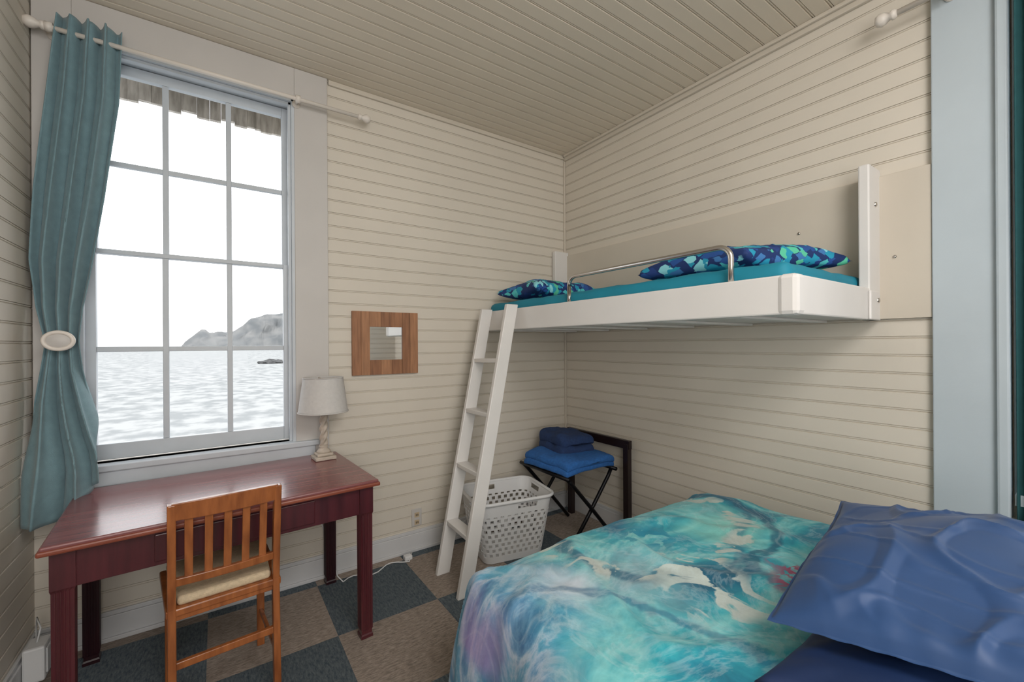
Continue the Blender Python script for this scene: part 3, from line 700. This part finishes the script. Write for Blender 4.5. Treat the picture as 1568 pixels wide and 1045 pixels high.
# ---------------------------------------------------------------- outside
def simple(name,c0,c1,sc,st=(1,1,1),rough=0.9,det=6,lo=0.35,hi=0.65):
    m=mat(name,(128,128,128),rough,stretch=st,nscale=sc); r=[x for x in m.node_tree.nodes if x.type=='VALTORGB'][0]
    r.color_ramp.elements[0].color=(*c0,1); r.color_ramp.elements[1].color=(*c1,1); r.color_ramp.elements[0].position=lo; r.color_ramp.elements[1].position=hi
    m.node_tree.nodes['Principled BSDF'].inputs['Specular IOR Level'].default_value=0.0
    return m
SKY=3.0
mSea=simple('sea_water',(0.235,0.245,0.245),(0.345,0.35,0.345),0.22,(1,0.7,1),1.0,lo=0.40,hi=0.58)
[x for x in mSea.node_tree.nodes if x.type=='TEX_NOISE'][0].inputs['Detail'].default_value=13
mHill=simple('headland_haze',(0.135,0.142,0.145),(0.205,0.205,0.20),0.02)
mRock=simple('rock',(0.07,0.07,0.07),(0.13,0.13,0.13),0.3)
mShing=simple('eave_shingles',(0.28,0.26,0.23),(0.5,0.47,0.43),30,(1,1,0.2))
mk('sea',[(-9000,6,-15),(9000,6,-15),(9000,16000,-15),(-9000,16000,-15)],[(0,1,2,3)],mSea)
V=[];F=[];n=160
def hh(x):
    pts=[(-130,0),(-112,8),(-66,66),(-42,84),(-20,74),(30,70),(70,82),(95,104),(130,134),(180,150),(250,158),(360,176),(700,220),(1500,180)]
    for a,b in zip(pts,pts[1:]):
        if a[0]<=x<=b[0]: return a[1]+(b[1]-a[1])*(x-a[0])/(b[0]-a[0])+(7*noise.noise(Vector((x*0.03,0,0)))+4*noise.noise(Vector((x*0.11,3,0))) if x>-120 else 0)
    return 0
R5=6
for i in range(n+1):
    x=-130+1630*(i/n)**1.6; h=hh(x)
    for q in range(R5):
        f=q/(R5-1); zz=-15-1+(h+1)*f**0.8
        V.append((x+25*noise.noise(Vector((x*.02,q*0.9,7)))*(f>0)*(f<1),1950+170*f+45*noise.noise(Vector((x*.025,q*1.3,0)))*(0<f<1),zz))
    V.append((x,2400,-16))
K=R5+1
for i in range(n):
    for q in range(K-1): F.append((K*i+q,K*i+K+q,K*i+K+1+q,K*i+1+q))
mk('headland',V,F,mHill,smooth=True)
bm=bmesh.new(); bmesh.ops.create_icosphere(bm,subdivisions=3,radius=1)
for v in bm.verts: v.co*=1+0.5*noise.noise(v.co*2.3); v.co.x*=11; v.co.y*=5; v.co.z*=3.2
me=bpy.data.meshes.new('sea_rock'); bm.to_mesh(me); bm.free(); me.materials.append(mRock); o=bpy.data.objects.new('sea_rock',me); COL.objects.link(o); o.location=(42,440,-14.5)
L=[]
x=-1.2; random.seed(3)
while x<1.6:
    wd=random.uniform(0.03,0.08); dz=random.uniform(0,0.028); L.append((x,x+wd-0.001,3.30+random.uniform(0,0.004),3.33,2.805+dz,3.1)); x+=wd
boxes('eave',L+[(-1.2,1.6,2.96,3.32,2.97,3.05)],mShing)

# ---------------------------------------------------------------- world, lights
wd=bpy.data.worlds.new('overcast_sky'); S.world=wd; wd.use_nodes=True
nt=wd.node_tree; bg=nt.nodes['Background']; bg.inputs['Strength'].default_value=SKY
tc=nt.nodes.new('ShaderNodeTexCoord'); sx=nt.nodes.new('ShaderNodeSeparateXYZ'); rp=nt.nodes.new('ShaderNodeValToRGB')
nt.links.new(tc.outputs['Generated'],sx.inputs[0]); nt.links.new(sx.outputs['Z'],rp.inputs['Fac']); nt.links.new(rp.outputs[0],bg.inputs['Color'])
rp.color_ramp.elements[0].color=(0.9,0.92,0.94,1); rp.color_ramp.elements[1].color=(0.95,0.97,1,1)
def area(name,loc,tgt,sz,power,col,sy=None):
    li=bpy.data.lights.new(name,'AREA'); li.energy=power; li.color=col; li.size=sz
    if sy: li.shape='RECTANGLE'; li.size_y=sy
    o=bpy.data.objects.new(name,li); COL.objects.link(o); o.location=loc
    o.rotation_euler=(Vector(tgt)-Vector(loc)).to_track_quat('-Z','Y').to_euler(); return o
area('overhead_fill',(0.7,-0.7,2.85),(1.0,0.9,0.6),1.2,50,(1.0,0.975,0.95))  # added fill from overhead to brighten the interior, not an actual fixture
area('rear_fill',(-0.3,-1.2,1.6),(1.2,2.4,2.1),1.4,44,(1.0,0.985,0.965))  # added fill behind the camera, aimed forward; no such lamp in the room

# ---------------------------------------------------------------- camera
cam=bpy.data.cameras.new('camera'); co=bpy.data.objects.new('camera',cam); COL.objects.link(co)
cam.sensor_width=36; cam.lens=655/1568*36; cam.shift_y=4.5/1568; cam.clip_start=0.02; cam.clip_end=30000
fw=Vector((0.569,0.822,0)).normalized(); up=Vector((0,0,1)); rt=fw.cross(up)
ro=math.radians(0.35); up2=up*math.cos(ro)+rt*math.sin(ro); rt2=rt*math.cos(ro)-up*math.sin(ro)
Mx=Matrix((rt2,up2,-fw)).transposed().to_4x4(); Mx.translation=Vector((0,0,H)); co.matrix_world=Mx
S.camera=co
S.view_settings.view_transform='Standard'; S.view_settings.look='None'; S.view_settings.exposure=0
